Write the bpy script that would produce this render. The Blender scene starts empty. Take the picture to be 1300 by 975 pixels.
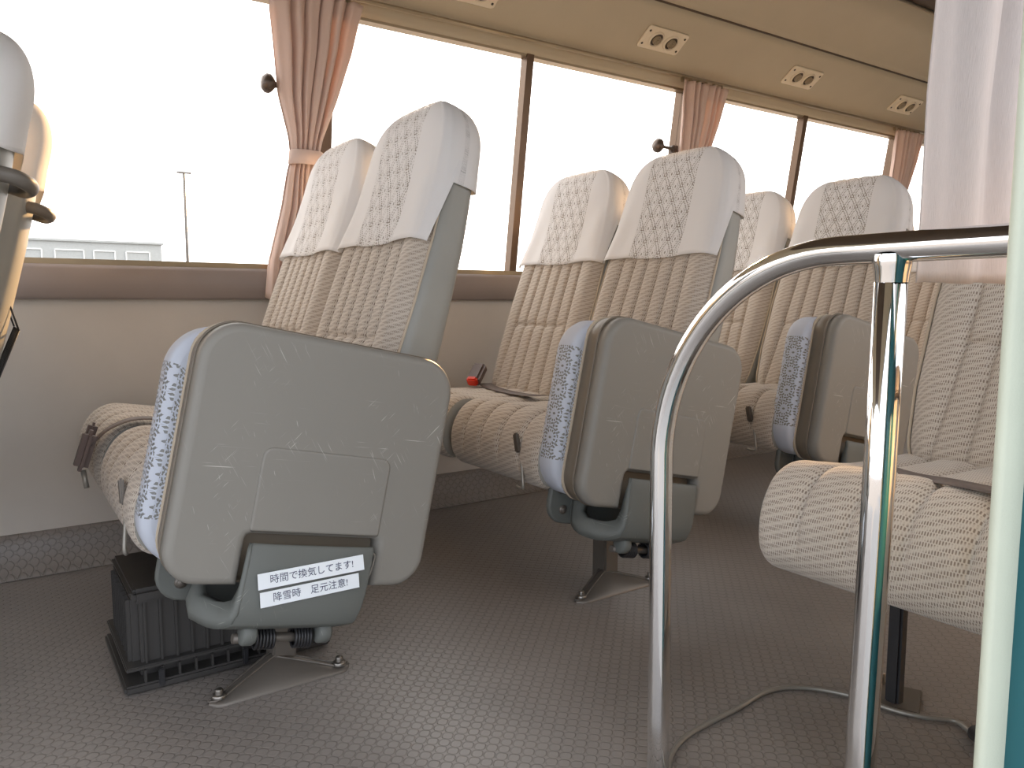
import bpy, bmesh, math, random
from mathutils import Vector, Matrix
random.seed(4)
PI = math.pi
R = math.radians
C = bpy.context.scene.collection
SC = bpy.context.scene

# ------------------------------------------------------------------ camera
cd = bpy.data.cameras.new('camera'); cam = bpy.data.objects.new('camera', cd); C.objects.link(cam)
cd.sensor_width = 36.0; cd.lens = 976.0 / 1300.0 * 36.0; cd.clip_start = 0.02; cd.clip_end = 500
cam.location = (0, 0, 0.68)
cam.rotation_euler = (R(90 - 6.0), 0, R(-34.3))
SC.camera = cam
SC.view_settings.view_transform = 'Standard'
SC.view_settings.look = 'None'
SC.view_settings.gamma = 1
SC.view_settings.use_curve_mapping = False
SC.view_settings.exposure = 0.08

# ------------------------------------------------------------------ world: hazy bright evening sky
W = bpy.data.worlds.new('world'); SC.world = W; W.use_nodes = True
wn = W.node_tree; wn.nodes.clear()
wo = wn.nodes.new('ShaderNodeOutputWorld'); wb = wn.nodes.new('ShaderNodeBackground')
tc = wn.nodes.new('ShaderNodeTexCoord')
dp = wn.nodes.new('ShaderNodeVectorMath'); dp.operation = 'DOT_PRODUCT'
dp.inputs[1].default_value = (0.62, 0.75, 0.1)
rp = wn.nodes.new('ShaderNodeValToRGB')
mr = wn.nodes.new('ShaderNodeMapRange'); mr.inputs[1].default_value = -1; mr.inputs[2].default_value = 1
rp.color_ramp.elements[0].position = 0.15; rp.color_ramp.elements[0].color = (0.51, 0.54, 0.60, 1)
rp.color_ramp.elements[1].position = 0.75; rp.color_ramp.elements[1].color = (1.11, 1.07, 1.03, 1)
wn.links.new(tc.outputs['Generated'], dp.inputs[0]); wn.links.new(dp.outputs['Value'], mr.inputs[0])
wn.links.new(mr.outputs[0], rp.inputs[0]); wn.links.new(rp.outputs[0], wb.inputs[0])
wb.inputs[1].default_value = 3.6
wn.links.new(wb.outputs[0], wo.inputs[0])
# low sun beyond the far windows
sd = bpy.data.lights.new('sun', 'SUN'); sun = bpy.data.objects.new('sun', sd); C.objects.link(sun)
sd.energy = 11.0; sd.angle = R(4); sd.color = (1.0, 0.58, 0.24)
sdir = Vector((math.sin(R(42)) * math.cos(R(16)), math.cos(R(42)) * math.cos(R(16)), math.sin(R(16))))
sun.rotation_euler = sdir.to_track_quat('Z', 'Y').to_euler()

# ------------------------------------------------------------------ node maths helper
class X:
    def __init__(s, nt, v): s.nt = nt; s.v = v
    def op(s, o, *a):
        n = s.nt.nodes.new('ShaderNodeMath'); n.operation = o
        for i, q in enumerate((s,) + a):
            q = q.v if isinstance(q, X) else q
            if isinstance(q, (int, float)): n.inputs[i].default_value = q
            else: s.nt.links.new(q, n.inputs[i])
        return X(s.nt, n.outputs[0])
    def __add__(s, b): return s.op('ADD', b)
    def __sub__(s, b): return s.op('SUBTRACT', b)
    def __mul__(s, b): return s.op('MULTIPLY', b)
    def __truediv__(s, b): return s.op('DIVIDE', b)
    def abs(s): return s.op('ABSOLUTE')
    def frac(s): return s.op('FRACT')
    def floor(s): return s.op('FLOOR')
    def sin(s): return s.op('SINE')
    def sqrt(s): return s.op('SQRT')
    def lt(s, b): return s.op('LESS_THAN', b)
    def gt(s, b): return s.op('GREATER_THAN', b)
    def mn(s, b): return s.op('MINIMUM', b)
    def mx(s, b): return s.op('MAXIMUM', b)
    def at2(s, b): return s.op('ARCTAN2', b)
    def step(s, a, b):           # smooth ramp a->b
        n = s.nt.nodes.new('ShaderNodeMapRange'); n.interpolation_type = 'SMOOTHSTEP'
        n.inputs[1].default_value = a; n.inputs[2].default_value = b
        s.nt.links.new(s.v, n.inputs[0]); return X(s.nt, n.outputs[0])

def srgb(r, g, b):
    f = lambda c: (c / 255) / 12.92 if c / 255 <= .04045 else ((c / 255 + .055) / 1.055) ** 2.4
    return (f(r), f(g), f(b), 1)

def newmat(name, col=(.5, .5, .5, 1), rough=.6, metal=0.0, spec=.5):
    m = bpy.data.materials.new(name); m.use_nodes = True
    b = m.node_tree.nodes['Principled BSDF']
    b.inputs['Base Color'].default_value = col; b.inputs['Roughness'].default_value = rough
    b.inputs['Metallic'].default_value = metal; b.inputs['Specular IOR Level'].default_value = spec
    return m, m.node_tree, b
def noise(nt, scale, detail=3, vec=None, rough=.55):
    n = nt.nodes.new('ShaderNodeTexNoise'); n.inputs['Scale'].default_value = scale
    n.inputs['Detail'].default_value = detail; n.inputs['Roughness'].default_value = rough
    if vec is None:
        t = nt.nodes.new('ShaderNodeTexCoord'); vec = t.outputs['Object']
    nt.links.new(vec, n.inputs['Vector']); return X(nt, n.outputs['Fac'])
def mixcol(nt, fac, a, b):
    n = nt.nodes.new('ShaderNodeMix'); n.data_type = 'RGBA'
    nt.links.new(fac.v, n.inputs[0])
    for i, c in ((6, a), (7, b)):
        if isinstance(c, tuple): n.inputs[i].default_value = c
        else: nt.links.new(c, n.inputs[i])
    return n.outputs[2]
def bump(nt, b, h, strength=.3, dist=.002):
    n = nt.nodes.new('ShaderNodeBump'); n.inputs['Strength'].default_value = strength
    n.inputs['Distance'].default_value = dist
    nt.links.new(h.v, n.inputs['Height']); nt.links.new(n.outputs[0], b.inputs['Normal'])
def sepuv(nt, kind='UV'):
    t = nt.nodes.new('ShaderNodeTexCoord'); s = nt.nodes.new('ShaderNodeSeparateXYZ')
    nt.links.new(t.outputs[kind], s.inputs[0])
    return X(nt, s.outputs[0]), X(nt, s.outputs[1]), X(nt, s.outputs[2])

def plain(name, col, rough=.6, metal=0, var=.06, scale=8, bmp=0, spec=.5, bscale=300):
    m, nt, b = newmat(name, col, rough, metal, spec)
    n = noise(nt, scale)
    d = tuple(c * (1 - var * 2) for c in col[:3]) + (1,); l = tuple(min(1, c * (1 + var * 2)) for c in col[:3]) + (1,)
    nt.links.new(mixcol(nt, n, d, l), b.inputs['Base Color'])
    if bmp: bump(nt, b, noise(nt, bscale, 2), bmp, .0006)
    return m

def fabric_mat(name, base, dash):
    m, nt, b = newmat(name, base, .92, 0, .2)
    u, v, _ = sepuv(nt)
    a = R(21)
    d2 = v * math.cos(a) + u * math.sin(a)
    band = ((d2 / .0125).frac() - .5).abs()          # diagonal bands
    row = (v / .0066); shift = row.floor() * .37
    cx = ((u / .0036 + shift).frac() - .5).abs(); cy = (row.frac() - .5).abs()
    dd = cx.step(.40, .12) * cy.step(.5, .30)
    msk = dd * (band.step(.05, .34) * .8 + .2)
    mott = noise(nt, 30)
    c0 = mixcol(nt, mott, tuple(c * .9 for c in base[:3]) + (1,), tuple(min(1, c * 1.08) for c in base[:3]) + (1,))
    nt.links.new(mixcol(nt, msk * .9, c0, dash), b.inputs['Base Color'])
    bump(nt, b, (msk * -1.0) + noise(nt, 900, 1) * .4, .28, .0012)
    b.inputs['Sheen Weight'].default_value = .25
    return m

def cloth_trans(name, col, trans=.3, bumpscale=0, stripes=False, rough=.9):
    m, nt, b = newmat(name, col, rough, 0, .15)
    t = nt.nodes.new('ShaderNodeBsdfTranslucent'); t.inputs[0].default_value = col
    mx = nt.nodes.new('ShaderNodeMixShader'); mx.inputs[0].default_value = trans
    out = nt.nodes['Material Output']
    nt.links.new(b.outputs[0], mx.inputs[1]); nt.links.new(t.outputs[0], mx.inputs[2]); nt.links.new(mx.outputs[0], out.inputs[0])
    if stripes:
        u, v, _ = sepuv(nt)
        cmb = nt.nodes.new('ShaderNodeCombineXYZ'); nt.links.new((u * 420).v, cmb.inputs[0]); nt.links.new((v * 60).v, cmb.inputs[1])
        nz = noise(nt, 1.0, 2, cmb.outputs[0])
        bump(nt, b, nz, .5, .0015)
        cc = mixcol(nt, nz, tuple(c * .86 for c in col[:3]) + (1,), tuple(min(1, c * 1.1) for c in col[:3]) + (1,))
        nt.links.new(cc, b.inputs['Base Color']); nt.links.new(cc, t.inputs[0])
    else:
        bump(nt, b, noise(nt, 700, 2), .25, .0008)
    return m, nt, b, mx

def lace_mat(name, col, half, cu=.044, cv=.074, axis='u', style='ogee'):
    m, nt, b, mx = cloth_trans(name, col, .28)
    u, v, _ = sepuv(nt)
    if axis == 'v': u, v = v, u
    # staggered lattice of eyelet medallions in an ogee net
    def cell(du, dv):
        x = ((u / cu + du).frac() - .5) * cu; y = ((v / cv + dv).frac() - .5) * cv
        r = (x * x + y * y).sqrt(); th = y.at2(x)
        eye = (x * x * 1.6 + y * y * .6).sqrt().lt(.0034)
        di = x.abs() / (cu / 2) + y.abs() / (cv / 2)
        if style == 'ogee':
            l1 = (di - .80 + (y * 260).sin() * .03).abs().lt(.105) * ((y * 1250).sin().gt(-.55))
            dots = (di - .48).abs().lt(.09) * (y.abs().lt(cv * .13)) * ((y * 1500).sin().gt(-.2))
            x2 = x.abs() - cu / 2; r2 = (x2 * x2 + y * y).sqrt()
            ros = (r2 - .0045).abs().lt(.0016)
            return eye.mx(l1).mx(dots).mx(ros)
        l1 = (r - .0150).abs().lt(.0024) * ((th * 13).sin().gt(-.15))
        x2 = x.abs() - cu / 2; r2 = (x2 * x2 + y * y).sqrt(); th2 = y.at2(x2)
        ros = (r2 - .0050).abs().lt(.0018) * ((th2 * 6).sin().gt(-.2))
        arc = (r - .0215).abs().lt(.0013) * ((th * 17).sin().gt(-.3))
        return eye.mx(l1).mx(ros).mx(arc)
    h = cell(0, 0).mx(cell(.5, .5))
    inb = u.abs().lt(half)
    edge = ((u.abs() - half).abs()).lt(.0014) * ((v * 900).sin().gt(.1))
    hole = (h * inb).mx(edge)
    tr = nt.nodes.new('ShaderNodeBsdfTransparent')
    m2 = nt.nodes.new('ShaderNodeMixShader'); nt.links.new((hole * .92).v, m2.inputs[0])
    nt.links.new(mx.outputs[0], m2.inputs[1]); nt.links.new(tr.outputs[0], m2.inputs[2])
    nt.links.new(m2.outputs[0], nt.nodes['Material Output'].inputs[0])
    return m

def coin_mat(name, vec='Object', vertical=False):
    m, nt, b = newmat(name, srgb(118, 114, 110), .34, 0, .45)
    t = nt.nodes.new('ShaderNodeTexCoord'); s = nt.nodes.new('ShaderNodeSeparateXYZ'); nt.links.new(t.outputs['Object'], s.inputs[0])
    x = X(nt, s.outputs[0]); y = X(nt, s.outputs[2 if vertical else 1])
    p = .0190
    a = (x + y) * (.70711 / p); c = (x - y) * (.70711 / p)
    fa = (a.frac() - .5).abs(); fc = (c.frac() - .5).abs()
    r = (fa * fa * fa + fc * fc * fc)           # rounded-square coin
    h = r.step(.098, .062)
    groove = r.step(.075, .088) * r.step(.125, .1)
    nz = noise(nt, 5, 4); n2 = noise(nt, 40, 3)
    base = mixcol(nt, nz, srgb(125, 119, 114), srgb(150, 143, 137))
    nt.links.new(mixcol(nt, groove * .45, base, srgb(62, 55, 50)), b.inputs['Base Color'])
    rr = (nz * .18 + n2 * .08) + .27
    nt.links.new(rr.v, b.inputs['Roughness'])
    bump(nt, b, h + n2 * .12, .55, .0016)
    return m

def scratch_mat(name, col, light):
    m, nt, b = newmat(name, col, .5, 0, .35)
    t = nt.nodes.new('ShaderNodeTexCoord')
    tot = None
    for i, (rx, sc, stretch, th) in enumerate(((25, 9, 1, .66), (-50, 7, 1.2, .67), (80, 8, 1, .675), (10, 8, 1.1, .68))):
        m0 = nt.nodes.new('ShaderNodeMapping'); m0.inputs['Rotation'].default_value = (0, R(rx), 0)
        mp = nt.nodes.new('ShaderNodeMapping')
        mp.inputs['Scale'].default_value = (stretch * 380, 3, (12, 22, 9, 30)[i]); mp.inputs['Location'].default_value = (i * 3.1, 1, i)
        nt.links.new(t.outputs['Object'], m0.inputs[0]); nt.links.new(m0.outputs[0], mp.inputs[0])
        n = noise(nt, 1.0, 1, mp.outputs[0]).step(th, th + .07) * noise(nt, 9 + i * 2, 1).step(.46, .60)
        tot = n if tot is None else tot.mx(n)
    area = noise(nt, 6, 2).step(.45, .62)
    nz = noise(nt, 4)
    base = mixcol(nt, nz, tuple(c * .93 for c in col[:3]) + (1,), tuple(c * 1.06 for c in col[:3]) + (1,))
    nt.links.new(mixcol(nt, tot * area * .8, base, light), b.inputs['Base Color'])
    bump(nt, b, noise(nt, 700, 2), .12, .0005)
    return m

M = {}
M['fabric'] = fabric_mat('woven_fabric', srgb(201, 191, 178), srgb(124, 109, 96))
M['vinyl'] = plain('grey_vinyl', srgb(146, 145, 138), .5, bmp=.2)
M['vinyl_dark'] = plain('taupe_vinyl', srgb(118, 108, 94), .45, bmp=.2)
M['shell'] = scratch_mat('scuffed_shell', srgb(139, 136, 129), srgb(214, 210, 202))
M['hinge'] = scratch_mat('green_grey_paint', srgb(104, 107, 103), srgb(180, 180, 170))
M['piping'] = plain('beige_piping', srgb(190, 176, 155), .8)
M['cover'] = lace_mat('lace_cotton', srgb(246, 244, 242), .088)
M['curtain'] = cloth_trans('curtain_cloth', srgb(226, 204, 192), .2)[0]
M['curtain_pale'] = cloth_trans('crepe_curtain', srgb(220, 210, 206), .22, stripes=True)[0]
M['wall'] = plain('wall_vinyl', srgb(208, 201, 191), .7, var=.03, bmp=.15)
M['trim'] = plain('sill_trim', srgb(146, 134, 128), .5, var=.04)
M['ceiling'] = plain('ceiling_vinyl', srgb(186, 175, 151), .6, var=.03)
M['ceil_dark'] = plain('dark_ceiling_panel', srgb(82, 68, 54), .7)
M['frame'] = plain('window_frame_metal', srgb(105, 84, 66), .35, .5)
M['channel'] = plain('rail_metal', srgb(170, 155, 130), .3, .7)
M['floor'] = coin_mat('coin_rubber')
M['skirt'] = coin_mat('coin_rubber_upright', vertical=True)
M['black'] = plain('black_plastic', srgb(42, 42, 44), .4, bmp=.2)
M['handle'] = plain('grey_handle_rubber', srgb(104, 98, 90), .45)
M['crate'] = plain('charcoal_plastic', srgb(60, 58, 56), .42, bmp=.1)
M['belt'] = plain('belt_webbing', srgb(104, 92, 86), .6, bmp=.4)
M['buckle'] = plain('buckle_plastic', srgb(96, 80, 74), .4)
M['red'] = plain('red_button', srgb(226, 66, 40), .4)
M['steel'] = plain('painted_steel', srgb(108, 102, 95), .4, .4)
M['bolt'] = plain('bolt_metal', srgb(150, 145, 138), .3, .9)
M['chrome'] = plain('chrome', (.86, .86, .86, 1), .06, 1.0, var=.01)
M['grey_metal'] = plain('grey_lever', srgb(150, 146, 138), .35, .4)
M['teal'] = plain('teal_paint', srgb(46, 108, 118), .35, var=.03)
M['cream'] = plain('cream_padding', srgb(196, 202, 184), .7, bmp=.4, bscale=500)
M['label'] = plain('label_paper', srgb(240, 246, 250), .5, var=.01)
M['ink'] = plain('ink', srgb(62, 66, 96), .6)
M['vent'] = plain('vent_plastic', srgb(226, 214, 190), .45, var=.02)
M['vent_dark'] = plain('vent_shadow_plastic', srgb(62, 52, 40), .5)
M['ring'] = plain('vent_ring_plastic', srgb(150, 136, 110), .4)
M['brass'] = plain('hook_metal', srgb(92, 80, 72), .35, .6)
M['concrete'] = plain('pale_cladding', srgb(180, 182, 178), .8)
M['whiteframe'] = plain('white_frames', srgb(236, 236, 232), .7)
M['asphalt'] = plain('asphalt', srgb(120, 120, 120), .9)
gm, gnt, gb = newmat('window_glass')
gt = gnt.nodes.new('ShaderNodeBsdfTransparent'); gt.inputs[0].default_value = (.97, .97, .97, 1)
gg = gnt.nodes.new('ShaderNodeBsdfGlossy'); gg.inputs['Roughness'].default_value = .02
lw = gnt.nodes.new('ShaderNodeLayerWeight'); lw.inputs[0].default_value = .5
fc = (X(gnt, lw.outputs['Facing']).op('POWER', 5) * .35) + .02
gx = gnt.nodes.new('ShaderNodeMixShader'); gnt.links.new(fc.v, gx.inputs[0])
gnt.links.new(gt.outputs[0], gx.inputs[1]); gnt.links.new(gg.outputs[0], gx.inputs[2])
gnt.links.new(gx.outputs[0], gnt.nodes['Material Output'].inputs[0])
M['glass'] = gm

# ------------------------------------------------------------------ object helpers
def thing(name, label, cat, loc=(0, 0, 0), group=None):
    o = bpy.data.objects.new(name, None); C.objects.link(o); o.location = loc; o.empty_display_size = .05
    return tag(o, label, cat, group)
def tag(o, label, cat, group=None):
    o['label'] = label; o['category'] = cat
    if group: o['group'] = group
    return o
def struct(o): o['kind'] = 'structure'; return o
class G:
    """mesh collector with uv"""
    def __init__(s): s.v = []; s.f = []; s.uv = []; s.mi = []; s.sm = []
    def face(s, idx, uv=None, mi=0, smooth=True):
        s.f.append(idx); s.uv.append(uv or [(s.v[i][0], s.v[i][2]) for i in idx]); s.mi.append(mi); s.sm.append(smooth)
    def grid(s, rows, closed=False, uvs=None, mi=None, flip=False, cap0=False, cap1=False):
        b = len(s.v); n = len(rows[0])
        for r in rows: s.v.extend(tuple(p) for p in r)
        for i in range(len(rows) - 1):
            for j in range(n if closed else n - 1):
                k = (j + 1) % n
                q = [b + i * n + j, b + i * n + k, b + (i + 1) * n + k, b + (i + 1) * n + j]
                if uvs:
                    kk = j + 1
                    u = [uvs(i, j), uvs(i, kk), uvs(i + 1, kk), uvs(i + 1, j)]
                else: u = None
                if flip: q = q[::-1]; u = u[::-1] if u else None
                s.face(q, u, mi(i, j) if mi else 0)
        if cap0: s.face([b + j for j in range(n)][::(1 if flip else -1)], None, mi(0, 0) if mi else 0, False)
        if cap1: s.face([b + (len(rows) - 1) * n + j for j in range(n)][::(-1 if flip else 1)], None, mi(len(rows) - 2, 0) if mi else 0, False)
    def box(s, c, d, bev=.002, rot=None, mi=0):
        bm = bmesh.new(); bmesh.ops.create_cube(bm, size=1)
        for v in bm.verts: v.co = Vector((v.co.x * d[0], v.co.y * d[1], v.co.z * d[2]))
        if bev: bmesh.ops.bevel(bm, geom=bm.edges[:], offset=min(bev, min(d) * .45), segments=2, affect='EDGES')
        s.bm(bm, c, rot, mi, smooth=False)
    def bm(s, bm, c=(0, 0, 0), rot=None, mi=0, smooth=True):
        b = len(s.v); bm.verts.index_update()
        for v in bm.verts:
            p = v.co.copy()
            if rot: p = rot @ p
            s.v.append(tuple(p + Vector(c)))
        for f in bm.faces: s.face([b + v.index for v in f.verts], None, mi, smooth)
        bm.free()
    def tube(s, pts, r, n=10, cap=True, mi=0, closed=False, flat=None):
        pts = [Vector(p) for p in pts]; rows = []; m = len(pts)
        up = None
        for i, p in enumerate(pts):
            if closed: d = pts[(i + 1) % m] - pts[i - 1]
            else: d = pts[min(i + 1, m - 1)] - pts[max(i - 1, 0)]
            d.normalize()
            if up is None:
                up = Vector((0, 0, 1)) if abs(d.z) < .9 else Vector((1, 0, 0))
            sd_ = d.cross(up)
            if sd_.length < 1e-5: sd_ = d.orthogonal()
            sd_.normalize(); up = sd_.cross(d).normalized()
            rr = r[i] if isinstance(r, (list, tuple)) else r
            fl = flat or 1
            rows.append([p + sd_ * (rr * math.cos(2 * PI * k / n)) + up * (rr * fl * math.sin(2 * PI * k / n)) for k in range(n)])
        if closed: rows.append(rows[0])
        s.grid(rows, True, cap0=cap and not closed, cap1=cap and not closed, mi=(lambda i, j: mi))
    def lathe(s, prof, c, ax=(0, 0, 1), n=20, mi=0, capends=False):
        ax = Vector(ax).normalized(); a = ax.orthogonal().normalized(); b2 = ax.cross(a); c = Vector(c)
        rows = [[c + ax * h + (a * math.cos(2 * PI * k / n) + b2 * math.sin(2 * PI * k / n)) * r for k in range(n)] for r, h in prof]
        s.grid(rows, True, mi=(lambda i, j: mi), cap0=capends, cap1=capends)
    def build(s, name, mats, parent=None, loc=None):
        me = bpy.data.meshes.new(name); me.from_pydata(s.v, [], s.f)
        ul = me.uv_layers.new(name='UVMap'); k = 0
        for fi, p in enumerate(me.polygons):
            p.material_index = s.mi[fi]; p.use_smooth = s.sm[fi]
            for j in range(len(s.f[fi])): ul.data[p.loop_start + j].uv = s.uv[fi][j]
        for m in (mats if isinstance(mats, (list, tuple)) else [mats]): me.materials.append(M[m])
        me.validate(); me.update()
        o = bpy.data.objects.new(name, me); C.objects.link(o)
        if parent: o.parent = parent
        if loc: o.location = loc
        return o
def fixn(o):
    bm = bmesh.new(); bm.from_mesh(o.data); bmesh.ops.recalc_face_normals(bm, faces=bm.faces); bm.to_mesh(o.data); bm.free(); return o
def solid(o, t, off=0):
    m = o.modifiers.new('s', 'SOLIDIFY'); m.thickness = t; m.offset = off; return o
def dup(o, parent=None):
    c = o.copy(); C.objects.link(c)
    if parent: c.parent = parent
    for ch in list(o.children): dup(ch, c)
    return c
def lerp(tab, x):
    if x <= tab[0][0]: return tab[0][1]
    for (a, p), (b, q) in zip(tab, tab[1:]):
        if x <= b:
            t = (x - a) / (b - a); t = t * t * (3 - 2 * t) if False else t
            return p + (q - p) * t
    return tab[-1][1]
def smooth_poly(pts, k=6):
    out = []; n = len(pts)
    for i in range(n):
        p0, p1, p2, p3 = (Vector(pts[(i + j) % n]) for j in (-1, 0, 1, 2))
        for t in [q / k for q in range(k)]:
            out.append(.5 * ((2 * p1) + (p2 - p0) * t + (2 * p0 - 5 * p1 + 4 * p2 - p3) * t * t + (3 * p1 - p0 - 3 * p2 + p3) * t ** 3))
    return out
def smooth_path(pts, k=8):
    pts = [Vector(p) for p in pts]; out = []; n = len(pts)
    for i in range(n - 1):
        p0 = pts[max(i - 1, 0)]; p1 = pts[i]; p2 = pts[i + 1]; p3 = pts[min(i + 2, n - 1)]
        for t in [q / k for q in range(k)]:
            out.append(.5 * ((2 * p1) + (p2 - p0) * t + (2 * p0 - 5 * p1 + 4 * p2 - p3) * t * t + (3 * p1 - p0 - 3 * p2 + p3) * t ** 3))
    out.append(pts[-1]); return out

# ------------------------------------------------------------------ room shell (bus runs along X, far wall at Y 2.27)
XA, XB = -1.6, 4.75
YW = lambda z: 2.27 - max(0, z - .78) * .150       # tumblehome of the window side
ZT = 1.515
g = G()
g.v = [(XA, .42, 0), (.66, .42, 0), (.66, .12, 0), (XB, .12, 0), (XB, 2.30, 0), (XA, 2.30, 0)]
b0 = len(g.v); g.v += [(x, y, -.06) for x, y, z in g.v]
g.face([0, 1, 2, 3, 4, 5], smooth=False); g.face([11, 10, 9, 8, 7, 6], smooth=False)
for i in range(6): g.face([i, i + 6, (i + 1) % 6 + 6, (i + 1) % 6], smooth=False)
struct(g.build('floor', 'floor'))
g = G(); g.box(((XA + .66) / 2, .27, -.28), (.66 - XA, .30, .03)); struct(g.build('trim_1', 'floor'))      # door step
g = G(); g.box(((XA + .66) / 2, .4265, -.16), (.66 - XA, .012, .21)); struct(g.build('trim_2', 'skirt'))
# far wall below the sill
g = G()
g.grid([[(XA, 2.285, .0), (XB, 2.285, .0)], [(XA, 2.285, .70), (XB, 2.285, .70)]]); g.grid([[(XA, 2.34, .0), (XB, 2.34, .0)], [(XA, 2.34, .70), (XB, 2.34, .70)]], flip=True)
g.box(((XA + XB) / 2, 2.315, .35), (XB - XA, .05, .70), 0)
struct(g.build('wall_right', 'wall'))
# coved skirting
g = G()
pr = [(2.27, .092), (2.268, .07), (2.262, .045), (2.25, .022), (2.225, .004), (2.20, .001)]
rows = [[(XA + (XB - XA) * i / 4, y, z) for i in range(5)] for y, z in pr]
g.grid([[(x, 2.286, .094) for x, y, z in rows[0]]] + rows)
struct(solid(g.build('baseboard_right', 'skirt'), .002, -1))
# sill trim
g = G()
pr = [(2.30, .690), (2.262, .690), (2.254, .697), (2.252, .768), (2.258, .778), (2.30, .784)]
g.grid([[(XA, y, z) for y, z in pr], [(XB, y, z) for y, z in pr]], cap0=True, cap1=True)
struct(fixn(g.build('trim_3', 'trim')))
# windows
pillars = [(.775, .865), (2.285, 2.375), (3.80, 3.89)]
wins = [(XA, .775, None), (.865, 2.285, 1.548), (2.375, 3.80, 3.045), (3.89, XB, None)]
def slab(g, x0, x1, z0, z1, t0, t1, mi=0):      # slab following the leaning window plane
    vs = []
    for z in (z0, z1):
        for t in (t0, t1):
            for x in (x0, x1): vs.append((x, YW(z) + t, z))
    b = len(g.v); g.v += vs
    for q in ((0, 1, 3, 2), (4, 6, 7, 5), (0, 4, 5, 1), (2, 3, 7, 6), (0, 2, 6, 4), (1, 5, 7, 3)):
        g.face([b + i for i in q], smooth=False, mi=mi)
for i, (x0, x1, mu) in enumerate(wins):
    g = G(); slab(g, x0, x1, .778, .793, -.005, .035); slab(g, x0, x1, ZT - .02, ZT, -.0, .035)
    fo = struct(fixn(g.build('window_%d' % (i + 1), 'channel')))
    if mu:
        g = G(); slab(g, mu - .014, mu + .014, .79, ZT - .01, -.004, .03); fixn(g.build('mullion', 'frame', fo))
    for a, b in (((x0, mu), (mu, x1)) if mu else ((x0, x1),)):
        g = G(); slab(g, a, b, .79, ZT - .01, .012, .016); fixn(g.build('glass_pane', 'glass', fo))
for i, (a, b) in enumerate(pillars):
    g = G(); slab(g, a, b, .78, ZT + .02, -.012, .05); struct(fixn(g.build('trim_%d' % (i + 4), 'frame')))
# upper cove + ceiling
def sweep(pr, name, mat, thick, cap=True):
    g = G(); n = 6
    g.grid([[(XA + (XB - XA) * i / n, y, z) for y, z in pr] for i in range(n + 1)])
    return struct(solid(g.build(name, mat), thick, 0))
sweep([(2.20, 1.50), (2.158, 1.506), (2.150, 1.515), (2.148, 1.535), (2.128, 1.548), (2.10, 1.562), (2.07, 1.585), (2.00, 1.634), (1.955, 1.664), (1.938, 1.680)], 'wall_right_cove', 'ceiling', .006)
bpy.data.objects['wall_right_cove'].name = 'trim_7'
g = G(); g.tube([(XA, 1.936, 1.684), (XB, 1.936, 1.684)], .006, 8); struct(g.build('trim_8', 'ceil_dark'))
sweep([(1.93, 1.684), (1.915, 1.70), (1.86, 1.735), (1.78, 1.773), (1.665, 1.80)], 'ceiling', 'ceiling', .008)
g = G(); g.tube([(XA, 1.660, 1.803), (XB, 1.660, 1.803)], .006, 8); struct(g.build('trim_9', 'channel'))
sweep([(1.655, 1.812), (1.45, 1.84), (1.2, 1.85), (.95, 1.84), (.76, 1.812)], 'trim_10', 'ceil_dark', .008)
sweep([(.76, 1.80), (.6, 1.773), (.45, 1.72), (.34, 1.66), (.25, 1.54), (.22, 1.51)], 'trim_11', 'ceiling', .008)
# outer skin of the roof, to keep the light out
sweep([(2.19, 1.50), (2.18, 1.62), (2.0, 1.80), (1.7, 1.90), (1.2, 1.93), (.7, 1.90), (.4, 1.80), (.2, 1.62), (.19, 1.50)], 'trim_12', 'teal', .02)
# curtain rail above far windows
g = G(); g.tube([(XA, 2.118, 1.532), (XB, 2.118, 1.532)], .007, 8); struct(g.build('trim_13', 'channel'))
# near side wall behind the door pillar: low wall, sill, window posts
g = G(); g.box(((.80 + XB) / 2, .14, .35), (XB - .80, .05, .70), .002); struct(g.build('wall_left', 'wall'))
g = G(); g.box(((.80 + XB) / 2, .15, .74), (XB - .80, .09, .08), .005); struct(g.build('trim_14', 'trim'))
g = G(); g.box(((.80 + XB) / 2, .18, 1.50), (XB - .80, .09, .06), .005); struct(g.build('trim_15', 'trim'))
for i, x in enumerate((2.33, 3.84)):
    g = G(); g.box((x, .16, 1.12), (.09, .06, .72), .004); struct(g.build('trim_%d' % (16 + i), 'frame'))
g = G(); g.box((XB + .03, 1.22, .9), (.05, 2.2, 1.85), 0); struct(g.build('wall_rear', 'wall'))

# ------------------------------------------------------------------ seats
TH = R(18.9); DV = Vector((math.sin(TH), 0, math.cos(TH))); DN = Vector((math.cos(TH), 0, -math.sin(TH)))
P0 = Vector((.412, 0, .375)); LB = .742
def bw(v):
    w = lerp([(0, .180), (.05, .197), (.15, .207), (.32, .209), (.45, .203), (.56, .193), (.62, .188), (.76, .183)], v)
    if v > .56: w *= max(0, 1 - ((v - .56) / (LB - .555)) ** 3.1) ** (1 / 3.1)
    return w
def bsc(v): # thickness taper near the ends
    s = 1
    if v > .655: s = max(0, 1 - ((v - .655) / (LB - .652)) ** 2.2) ** (1 / 2.2)
    if v < .03: s = .75 + .25 * v / .03
    return s
def bthick(v): return lerp([(0, .052), (.2, .050), (.5, .043), (.75, .040)], v)
def bend(v): return -.022 * max(0, (v - .42) / .33) ** 2     # headrest leans forward a little
def bp(u, t, v):
    p = P0 + DV * v + DN * (t + bend(v)); return Vector((p.x, u, p.z))
SEAMS = [-.128, -.077, -.026, .026, .077, .128]
def groove(x, w, v=.3):
    x = x / lerp([(0, 1.13), (.235, 1.0), (.45, .93), (.75, .88)], v)
    k = 1; d = 0
    for s_ in SEAMS: d += .0085 * math.exp(-abs((x - s_ * k) / .0048) ** 1.5) + .002 * math.exp(-((x - s_ * k) / .012) ** 2)
    return d
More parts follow.
